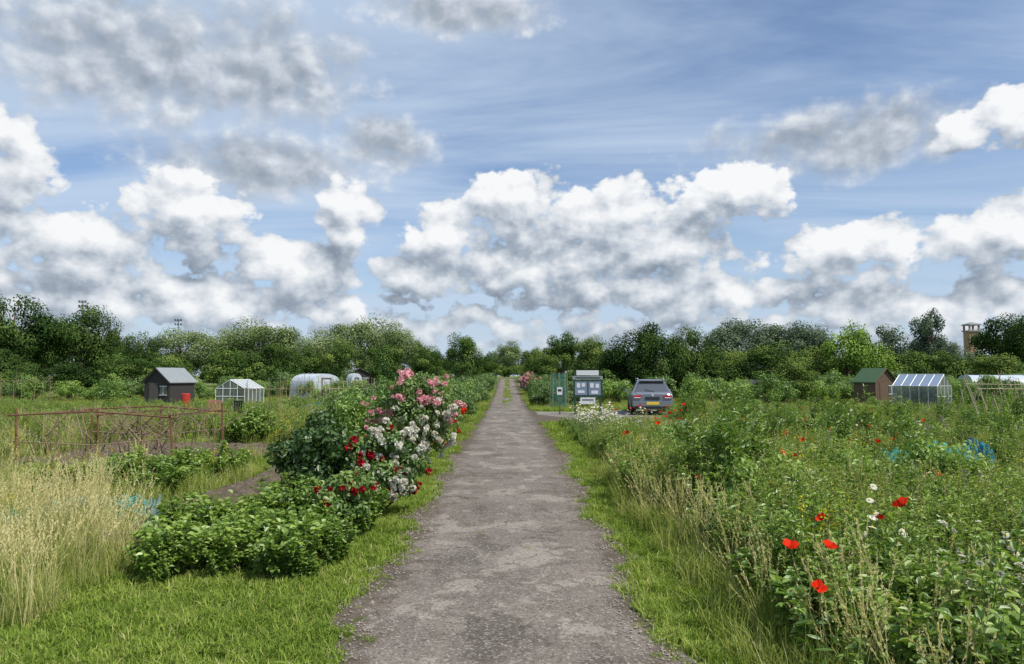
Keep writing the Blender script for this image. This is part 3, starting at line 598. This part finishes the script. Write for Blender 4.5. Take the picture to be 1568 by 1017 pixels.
def glassmat(name,tint,tr,dc=(.38,.44,.47)):
    m,g,o=newmat(name); b=g.new('ShaderNodeBsdfGlossy');b.inputs['Roughness'].default_value=.04; b.inputs[0].default_value=(.85,.88,.9,1)
    t=g.new('ShaderNodeBsdfTransparent'); t.inputs[0].default_value=(*tint,1); d=g.new('ShaderNodeBsdfDiffuse'); d.inputs[0].default_value=(*dc,1)
    fr=g.new('ShaderNodeFresnel'); fr.inputs[0].default_value=1.6; a=g.new('ShaderNodeMixShader'); a.inputs[0].default_value=tr
    g.nt.links.new(t.outputs[0],a.inputs[1]);g.nt.links.new(d.outputs[0],a.inputs[2])
    c=g.new('ShaderNodeMixShader'); g.nt.links.new(fr.outputs[0],c.inputs[0]);g.nt.links.new(a.outputs[0],c.inputs[1]);g.nt.links.new(b.outputs[0],c.inputs[2]); g.nt.links.new(c.outputs[0],o.inputs[0]); return m
M_glass=glassmat('pane_glass',(.7,.75,.73),.25,(.36,.4,.4))
M_carglass=pbr('car_glass',(.08,.09,.10),.05,noise=0,spec=1.0); M_paint=pbr('car_paint',(.20,.225,.265),.28,.4,noise=.04,spec=.8); M_rim=pbr('wheel_rim',(.4,.41,.42),.35,.8)
def empty(name,loc,rz=0):
    e=bpy.data.objects.new(name,None); e.location=loc; e.rotation_euler[2]=rz; ROOT.objects.link(e); return e
car=empty('parked_car',(6.35,32.3,.01),radians(-6.5))
st=[(0,.36,.80,.86,.84,.90,.74),(.05,.30,.84,.93,.87,.97,.78),(.12,.28,.85,.95,.885,1.0,.79),(.50,.26,.86,.97,.89,1.43,.62),(.62,.25,.86,.97,.89,1.50,.59),(.85,.25,.86,.97,.89,1.53,.59),
(1.5,.24,.86,.96,.89,1.55,.6),(1.58,.24,.86,.96,.89,1.55,.6),(2.35,.24,.86,.95,.89,1.53,.59),(2.5,.24,.86,.95,.89,1.49,.585),(3.15,.25,.86,.92,.88,1.0,.72),(3.3,.26,.86,.9,.87,.96,.7),(4.0,.28,.82,.78,.82,.82,.64),(4.2,.34,.72,.62,.74,.66,.55)]
secs=[]
for (y,zb,hb,zt,hw,zr,hr) in st:
    h=[(hb*.9,zb),(hb,zb+.07),(hw,zb+.3),(hw,zt-.1),(hw-.03,zt),(hr,zr-.05),(hr-.1,zr),(0,zr+.015)]
    secs.append([(a,y,b) for a,b in h]+[(-a,y,b) for a,b in h[:-1]][::-1])
V=np.array(secs).reshape(-1,3); nn=15; mb=MB(); F=[];Mt=[]
for s_ in range(len(st)-1):
    for k in range(nn):
        k2=(k+1)%nn; F.append([s_*nn+k,s_*nn+k2,(s_+1)*nn+k2,(s_+1)*nn+k]); seg=min(k,13-k)
        gl=(seg==4 and s_ in(4,5,7,8) ) or (seg in(5,6) and s_ in(2,9)) or (seg==4 and s_==3)
        Mt.append(1 if gl else 0)
mb.add(V,F,np.array(Mt)); mb.add(V[:nn],np.arange(nn)[None][:,::-1],0); mb.add(V[-nn:],np.arange(nn)[None],0)
o=mb.obj('body',[M_paint,M_carglass],parent=car); bv=o.modifiers.new('b','BEVEL'); bv.width=.02; bv.segments=2; bv.limit_method='ANGLE'; bv.angle_limit=radians(20)
mb=MB(); mb.box((0,-.05,.50),(1.70,.14,.22),0); mb.box((0,-.04,.33),(1.56,.12,.12),1); mb.box((0,-.02,.735),(.62,.03,.13),1); mb.box((0,-.125,.52),(.54,.012,.12),2)
for sg in(-1,1):
    mb.box((sg*.66,.0,.80),(.34,.09,.13),3); mb.box((sg*.66,-.048,.76),(.28,.012,.035),4); mb.box((sg*.62,-.125,.40),(.16,.03,.05),3)
mb.box((0,-.008,.86),(.10,.03,.09),5); mb.obj('bumper_and_lights',[M_paint,M_blackp,M_gold,M_tail,M_wp,M_alu],parent=car).modifiers.new('b','BEVEL').width=.012
mb=MB(); mb.box((0,.50,1.50),(1.12,.22,.035),0); mb.box((0,.44,1.475),(.3,.05,.02),3)
for sg in(-1,1):
    mb.tube([(sg*.57,.75,1.54),(sg*.57,.85,1.60),(sg*.58,2.2,1.60),(sg*.57,2.35,1.55)],.016,6,2); mb.box((sg*.98,2.75,1.02),(.18,.1,.13),0); mb.box((sg*.895,1.6,.42),(.02,1.7,.07),1)
mb.tube([(.1,.09,1.02),(-.32,.16,1.12)],.012,5,1); mb.obj('roof_rails_and_mirrors',[M_paint,M_blackp,M_alu,M_tail],parent=car)
for wi,(sx_,wy) in enumerate([(-.8,.75),(.8,.75),(-.8,3.35),(.8,3.35)]):
    mb=MB(); mb.tube([(sx_-.11,wy,.32),(sx_-.09,wy,.32),(sx_+.09,wy,.32),(sx_+.11,wy,.32)],[.28,.325,.325,.28],24,0); mb.tube([(sx_-.12,wy,.32),(sx_+.12,wy,.32)],[.19,.19],10,1); mb.obj('wheel_%d'%(wi+1),[M_tyre,M_rim],parent=car)
    mb=MB(); th=np.linspace(0,pi,13); mb.tube([(sx_+(.075 if sx_>0 else -.075),wy+.37*cos(q),.32+.37*sin(q)) for q in th],.03,5,0); mb.obj('wheel_arch_%d'%(wi+1),[M_blackp],parent=car)
nb=empty('notice_board',(3.6,33,0)); mb=MB()
for sg in(-1,1): mb.box((sg*.56,0,.95),(.09,.09,1.9),0)
mb.box((0,-.01,1.17),(1.3,.10,.74),0); mb.box((0,.0,1.86),(1.0,.05,.22),2); mb.box((0,-.02,1.64),(1.34,.06,.15),3); mb.box((0,-.03,.62),(.66,.03,.3),2)
for k in range(2):
    mb.box((-.3+.6*k,-.065,1.17),(.54,.012,.6),1)
for (x_,z_,w_,h_) in [(-.42,1.3,.15,.2),(-.2,1.32,.15,.16),(-.3,1.02,.3,.12),(.18,1.3,.16,.2),(.42,1.28,.16,.18),(.3,1.0,.3,.14)]: mb.box((x_,-.076,z_),(w_,.006,h_),2)
mb.box((0,-.049,.66),(.5,.006,.05),0); mb.box((0,-.054,1.64),(1.1,.008,.05),0)
mb.obj('board_frame',[M_dgreen,pbr('board_blue',(.16,.21,.28),.3),M_paper,M_felt],parent=nb)
ps=empty('post_sign',(2.35,33,0)); mb=MB(); mb.box((0,0,.55),(.06,.06,1.1),0); mb.box((0,-.04,1.05),(.24,.015,.34),1); mb.box((0,-.05,1.08),(.16,.004,.1),2); mb.obj('sign_plate',[M_wood2,M_paper,M_black],parent=ps)
def shed(name,loc,w_,d_,h1,h2,rz,mw,mr,md=None):
    e=empty(name,loc,rz); mb=MB(); n=int(w_/.13)
    for k in range(n):
        x_=-w_/2+w_*(k+.5)/n; top=h1+(h2-h1)*(1-abs(x_)/(w_/2)); mb.box((x_,-d_/2,top/2),(w_/n-.012,.03,top),0); mb.box((x_,d_/2,top/2),(w_/n-.012,.03,top),0)
    for sg in(-1,1): mb.box((sg*(w_/2-.0),0,h1/2),(.03,d_-.04,h1),0)
    mb.obj('walls',[mw],parent=e); mb=MB()
    for sg in(-1,1):
        a_=w_/2+.12; z_=h1-.12*(h2-h1)/(w_/2)+.03; V=[(0,-d_/2-.12,h2+.03),(sg*a_,-d_/2-.12,z_),(sg*a_,d_/2+.12,z_),(0,d_/2+.12,h2+.03)]; V=V+[(p,q,r+.05) for p,q,r in V]
        mb.add(V,[[0,1,2,3],[4,7,6,5],[0,4,5,1],[1,5,6,2],[2,6,7,3],[3,7,4,0]],0)
        mb.tube([(0,-d_/2-.14,h2+.05),(sg*a_,-d_/2-.14,z_+.02)],.03,4,1)
    mb.obj('roof',[mr,mw],parent=e); mb=MB(); mb.box((-w_*.12,-d_/2-.025,h1*.5),(w_*.33,.02,h1*.92),0); mb.box((w_*.27,-d_/2-.025,h1*.66),(w_*.26,.02,h1*.3),1)
    mb.box((w_*.27,-d_/2-.04,h1*.66),(.03,.01,h1*.3),2); mb.box((w_*.27,-d_/2-.04,h1*.83),(w_*.3,.012,.04),2); mb.box((w_*.27,-d_/2-.04,h1*.49),(w_*.3,.012,.04),2); mb.obj('door_and_window',[md or M_wood2,M_carglass,M_wp],parent=e)
shed('garden_shed',(-18.8,41.5,0),1.7,1.9,1.4,2.1,radians(-18),M_wood,M_felt,pbr('grey_door',(.09,.08,.075),.8,scale=9))
shed('garden_shed',(21.4,43,0),1.5,1.6,1.4,2.1,radians(18),M_wood2,M_greenroof)
shed('garden_shed',(-13.2,66,float(rise(66))),2.2,2.2,1.6,2.1,radians(15),M_wood,M_felt)
shed('garden_shed',(16,47,0),2.4,2.2,1.1,1.4,radians(5),M_wood,M_wood)
mb=MB(); mb.tube([(0,0,0),(0,0,.5),(0,0,.75),(0,0,.78)],[.2,.24,.24,.16],14,0); mb.obj('water_butt',[M_redp],loc=(-17.3,40.1,0))
def greenhouse(name,loc,w_,d_,h1,h2,rz,mf,mroof=None):
    e=empty(name,loc,rz); mb=MB(); r=.018; gl=MB()
    for yy in(-d_/2,d_/2):
        for x_ in np.linspace(-w_/2,w_/2,5):
            top=h1+(h2-h1)*(1-abs(x_)/(w_/2)); mb.tube([(x_,yy,0),(x_,yy,top)],r,4,0)
        mb.tube([(-w_/2,yy,h1),(0,yy,h2),(w_/2,yy,h1)],r,4,0); mb.tube([(-w_/2,yy,h1*.55),(w_/2,yy,h1*.55)],r,4,0); mb.tube([(-w_/2,yy,h1),(w_/2,yy,h1)],r,4,0)
        gl.add([(-w_/2,yy,.0),(w_/2,yy,.0),(w_/2,yy,h1),(0,yy,h2),(-w_/2,yy,h1)],np.arange(5)[None])
    for sg in(-1,1):
        for yy in np.linspace(-d_/2,d_/2,6): mb.tube([(sg*w_/2,yy,0),(sg*w_/2,yy,h1),(0,yy,h2)],r,4,0)
        mb.tube([(sg*w_/2,-d_/2,h1),(sg*w_/2,d_/2,h1)],r,4,0)
        gl.add([(sg*w_/2,-d_/2,0),(sg*w_/2,d_/2,0),(sg*w_/2,d_/2,h1),(sg*w_/2,-d_/2,h1)],np.arange(4)[None]); gl.add([(sg*w_/2,-d_/2,h1),(sg*w_/2,d_/2,h1),(0,d_/2,h2),(0,-d_/2,h2)],np.arange(4)[None],1)
    mb.tube([(0,-d_/2,h2),(0,d_/2,h2)],r*1.4,4,0); mb.box((0,0,.06),(w_+.06,d_+.06,.12),1); mb.obj('frame',[mf,pbr('base_slab',(.2,.2,.19),.9)],parent=e); gl.obj('glass_panes',[M_glass,mroof or M_glass],parent=e)
    q=MB(); crown(q,(0,0,.5),(w_*.4,d_*.4,.55),1400,8,.12,.06); q.obj('tomato_plants',[M_mid],parent=e)
M_roofglass=glassmat('whitewashed_glass',(.8,.83,.82),.75,(.42,.45,.46))
greenhouse('greenhouse',(-15.6,43.5,0),1.9,1.9,1.0,1.5,radians(-15),M_wp,M_roofglass)
greenhouse('greenhouse',(21.9,39,0),1.9,2.2,1.2,1.8,radians(40),M_alu,M_roofglass)
def polytunnel(loc,r,l,h,rz,name='polytunnel'):
    e=empty(name,(loc[0],loc[1],float(rise(loc[1]))),rz); mb=MB(); th=np.linspace(0,pi,17); ys=np.linspace(-l/2,l/2,9); V=[[(r*np.sign(cos(t))*abs(cos(t))**.6,y,h*sin(t)**.5+.012*sin(y*9+t*3)) for t in th] for y in ys]; V=np.array(V).reshape(-1,3)
    i=np.arange(8)[:,None]*17;j=np.arange(16)[None]; mb.add(V,np.stack([i+j,i+j+1,i+17+j+1,i+17+j],-1).reshape(-1,4)); mb.add(V[:17],np.arange(17)[None]); mb.add(V[-17:],np.arange(17)[None]); mb.obj('cover',[M_poly],True,parent=e)
    mb=MB()
    for sg in(-1,1): mb.box((sg*r*.3,-l/2-.03,h*.42),(.05,.03,h*.84),0)
    mb.box((0,-l/2-.03,h*.86),(r*.65,.03,.05),0)
    for y in ys[1:-1:2]: mb.tube([(1.012*r*np.sign(cos(t))*abs(cos(t))**.6,y,1.012*h*sin(t)**.5+.01) for t in th],.014,4,1)
    mb.obj('hoops_and_door_frame',[M_wood2,M_alu],parent=e)
polytunnel((-12.9,50,0),1.15,2.6,1.8,radians(48)); polytunnel((-10.9,53,0),.45,1.2,1.8,radians(30),'cold_frame_tent'); polytunnel((36,50,0),1.5,9,1.75,radians(78))
fr=empty('bean_frame',(-7.75,15.2,0)); mb=MB()
for x_ in(-1.45,.1,1.45):
    for y_ in(-1.2,1.3): mb.tube([(x_+rng.normal(0,.05),y_,-.05),(x_+rng.normal(0,.05),y_,1.08+rng.normal(0,.08))],.022,6,0)
for y_ in(-1.2,1.3): mb.tube([(-1.6,y_,.98),(0,y_,1.05),(1.55,y_,.93)],.017,5,0); mb.tube([(-1.5,y_,.5),(0,y_,.42),(1.5,y_,.55)],.012,5,1)
for x_ in(-1.45,.1,1.45): mb.tube([(x_,-1.3,.99),(x_,1.4,.97)],.014,5,0)
for k in range(52):
    a_=rng.uniform(-1.4,1.4); y_=rng.uniform(-1.2,1.3); mb.tube([(a_,y_,0),(a_+rng.normal(0,.25),y_+rng.normal(0,.15),.5),(a_+rng.normal(0,.7),y_+rng.normal(0,.3),1.08)],[.014,.011,.006],5,1)
mb.obj('poles',[M_rust,M_stick],parent=fr)
def canes(name,x0,x1,y0,y1,n,h,m_,crossed=True,bush=None):
    e=empty(name,(x0,y0,float(rise(y0)))); mb=MB(); L_=math.hypot(x1-x0,y1-y0); dx,dy=(x1-x0)/L_,(y1-y0)/L_
    for k in range(n):
        t=L_*k/(n-1)+rng.normal(0,.08); 
        for sg in((-1,1) if crossed else (0,)):
            b=np.array([dx*t-dy*sg*.35,dy*t+dx*sg*.35,0]); tp=np.array([dx*t+dy*sg*.1+rng.normal(0,.09),dy*t-dx*sg*.1,h*rng.uniform(.8,1.15)]); mb.tube([b,tp],[.013,.010],5,0)
    mb.tube([(0,0,h*.88),(dx*L_,dy*L_,h*.84)],.011,5,0); mb.obj('canes',[m_],parent=e)
    if bush:
        q=MB()
        for k in range(n): t=L_*k/(n-1); hh=h*bush*rng.uniform(.5,1.2); m2_=140; zz=rng.random(m2_)*hh; P_=np.stack([dx*t+rng.normal(0,.12,m2_),dy*t+rng.normal(0,.12,m2_),zz],1); leaves(q,P_,rdir(m2_),rdir(m2_)+[0,-.5,.3],.08,.055,0,np.clip(rng.normal(.5,.2,m2_),0,1))
        q.obj('bean_leaves',[M_bright],parent=e)
canes('bean_cane_row',-5.8,-4.2,24,25.5,12,1.5,M_cane); canes('bean_cane_row',-10.5,-7,29,30,10,1.4,M_stick,True,.5)
canes('bean_cane_row',11.6,16.5,18.2,19.5,18,1.6,M_cane,True,.4); canes('bean_cane_row',13,17,21,22,12,1.7,M_cane,True,.5); canes('bean_cane_row',-12.5,-8,41,42,14,1.6,M_stick,True,.4)
canes('bean_cane_row',-30,-25,38,41,14,1.7,M_stick,True,.5); canes('bean_cane_row',27,33,34,37,16,1.9,M_cane,True,.5)
canes('pea_sticks',9.6,11.8,13.2,14,12,1.3,M_stick,False,.7)
def netmat(name,col,hole):
    m,g,o=newmat(name); pos=g.new('ShaderNodeTexCoord').outputs['Object']; n=g.noise(pos,60,2,.5); n2b=g.noise(pos,3,3,.5)
    d=g.new('ShaderNodeBsdfDiffuse'); g.put(d.inputs[0],g.ramp(n2b,[(.35,tuple(q*.6 for q in col)),(.65,col)])); tl=g.new('ShaderNodeBsdfTranslucent'); tl.inputs[0].default_value=(*col,1); m1=g.new('ShaderNodeMixShader'); m1.inputs[0].default_value=.4
    g.nt.links.new(d.outputs[0],m1.inputs[1]);g.nt.links.new(tl.outputs[0],m1.inputs[2]); t=g.new('ShaderNodeBsdfTransparent'); mx=g.new('ShaderNodeMixShader'); g.put(mx.inputs[0],g.sstep(g.m('ADD',n,g.m('MULTIPLY',g.m('SUBTRACT',n2b,.5),.35)),hole-.02,hole+.02))
    g.nt.links.new(t.outputs[0],mx.inputs[1]);g.nt.links.new(m1.outputs[0],mx.inputs[2]);g.nt.links.new(mx.outputs[0],o.inputs[0]); return m
M_net=netmat('teal_netting',(.17,.52,.44),.5); M_net2=netmat('fine_netting',(.22,.50,.42),.56); M_bnet=netmat('blue_netting',(.08,.36,.48),.47)
def net(name,loc,lx,ly,h,m_,rz=0,amp=.045):
    nx_,ny_=60,30; A,B=np.meshgrid(np.linspace(-1,1,nx_),np.linspace(-1,1,ny_)); Z=h*np.clip(1-B**6,0,1)**.5*(.9+.1*np.cos(A*5+B))*np.clip((1-np.abs(A))*5,0,1)**.5+rng.normal(0,amp*.15,A.shape)+amp*np.sin(A*9+B*4)+amp*.7*np.sin(A*21-B*9); Z=np.maximum(Z,.02)
    V=np.stack([A*lx/2+rng.normal(0,.010,A.shape)+.05*np.sin(B*5+A*8),B*ly/2+.1*np.sin(A*4),Z],-1).reshape(-1,3); i=np.arange(ny_-1)[:,None]*nx_;j=np.arange(nx_-1)[None]; mb=MB(); mb.add(V,np.stack([i+j,i+j+1,i+nx_+j+1,i+nx_+j],-1).reshape(-1,4)); mb.obj(name,[m_],True,loc=loc,rotz=rz)
net('crop_netting',(-4.95,8.5,.0),1.7,.4,.28,M_net2,radians(35)); net('crop_netting',(6.6,11.6,0),1.4,.8,.60,M_net,radians(-8),.07); net('crop_netting',(7.5,11.9,0),.5,.5,.62,M_bnet,radians(20),.07); net('crop_netting',(5.8,17.5,0),1.0,.7,.6,M_net); net('crop_netting',(4.6,19.5,0),.5,.5,.5,M_net)
net('crop_netting',(-8.5,33,0),1.6,1.0,.5,M_bnet)
M_bot=glassmat('bottle_plastic',(.75,.95,.92),.25,(.4,.6,.55)); bt=empty('bottle_cloches',(-4.7,8.1,0)); mb=MB()
for k in range(9):
    x_=rng.uniform(-.9,.9); y_=rng.uniform(-.35,.25)+x_*.6; z_=rng.uniform(.05,.15); mb.tube([(x_,y_,z_),(x_,y_,z_+.15),(x_+.01,y_,z_+.2),(x_+.01,y_,z_+.24)],[.042,.045,.018,.014],9,0)
mb.obj('bottles',[M_bot],True,parent=bt)
cg=empty('net_cage',(2.75,39,0)); mb=MB(); th=np.linspace(0,2*pi,17); 
for t in th[:-1:2]: mb.tube([(.5*cos(t),.5*sin(t),0),(.42*cos(t),.42*sin(t),1.9)],.012,4,0)
mb.obj('cage_canes',[M_cane],parent=cg); mb=MB(); zz=np.linspace(0,1.85,8); V=np.array([[((.5-.04*z)*cos(t)*(1+.06*sin(t*5+z*4)),(.5-.04*z)*sin(t),z) for t in th] for z in zz]).reshape(-1,3); i=np.arange(7)[:,None]*17;j=np.arange(16)[None]; mb.add(V,np.stack([i+j,i+j+1,i+17+j+1,i+17+j],-1).reshape(-1,4)); mb.obj('cage_net',[netmat('cage_netting',(.07,.25,.2),.55)],True,parent=cg)
def mast(X_,d,H):
    e=empty('floodlight_mast',(X_,d,0)); mb=MB(); mb.tube([(0,0,0),(0,0,H*.5),(0,0,H)],[.2,.14,.09],8,0)
    for z_ in(H-.2,H-1.1):
        mb.box((0,0,z_),(1.5,.1,.1),0)
        for x_ in(-.6,0,.6): mb.box((x_,-.18,z_+.22),(.34,.2,.3),1)
    mb.obj('pole_and_lamps',[pbr('mast_steel',(.15,.16,.17),.5),pbr('lamp_housing',(.08,.08,.09),.5)],parent=e)
mast(-86,150,16.8); mast(-71,160,13.8)
tw=empty('brick_tower',(112.5,178,0)); mb=MB()
mb.box((0,0,6.2),(2.5,2.5,12.4),0); mb.box((0,0,12.55),(3.0,3.0,.3),1)
for sx_ in(-1,1):
    for sy_ in(-1,1): mb.box((sx_*1.1,sy_*1.1,13.3),(.35,.35,1.2),0)
mb.box((0,0,14.05),(3.0,3.0,.3),1); mb.add([(-1.5,-1.5,14.2),(1.5,-1.5,14.2),(1.5,1.5,14.2),(-1.5,1.5,14.2),(0,0,14.8)],[[0,1,4],[1,2,4],[2,3,4],[3,0,4]],1)
for x_ in(-.5,.5): mb.box((x_,-1.26,10.6),(.5,.06,1.6),2)
mb.obj('tower_body',[M_brick,M_felt,M_blackp],parent=tw)
def chair(loc,m_,rz):
    e=empty('garden_chair',loc,rz); mb=MB(); mb.box((0,0,.42),(.45,.42,.04),0)
    for k in range(4): mb.box((-.17+.113*k,.2,.62),(.05,.03,.4),0)
    mb.box((0,.2,.84),(.45,.035,.06),0)
    for a_ in(-.19,.19):
        for b_ in(-.17,.17): mb.box((a_,b_,.2),(.04,.04,.4),0)
    mb.obj('seat_and_back',[m_],parent=e)
chair((-10.2,26,0),pbr('faded_pink',(.3,.12,.1),.7),.4); chair((-9.4,25.6,0),M_blackp,-.5)
print('built')
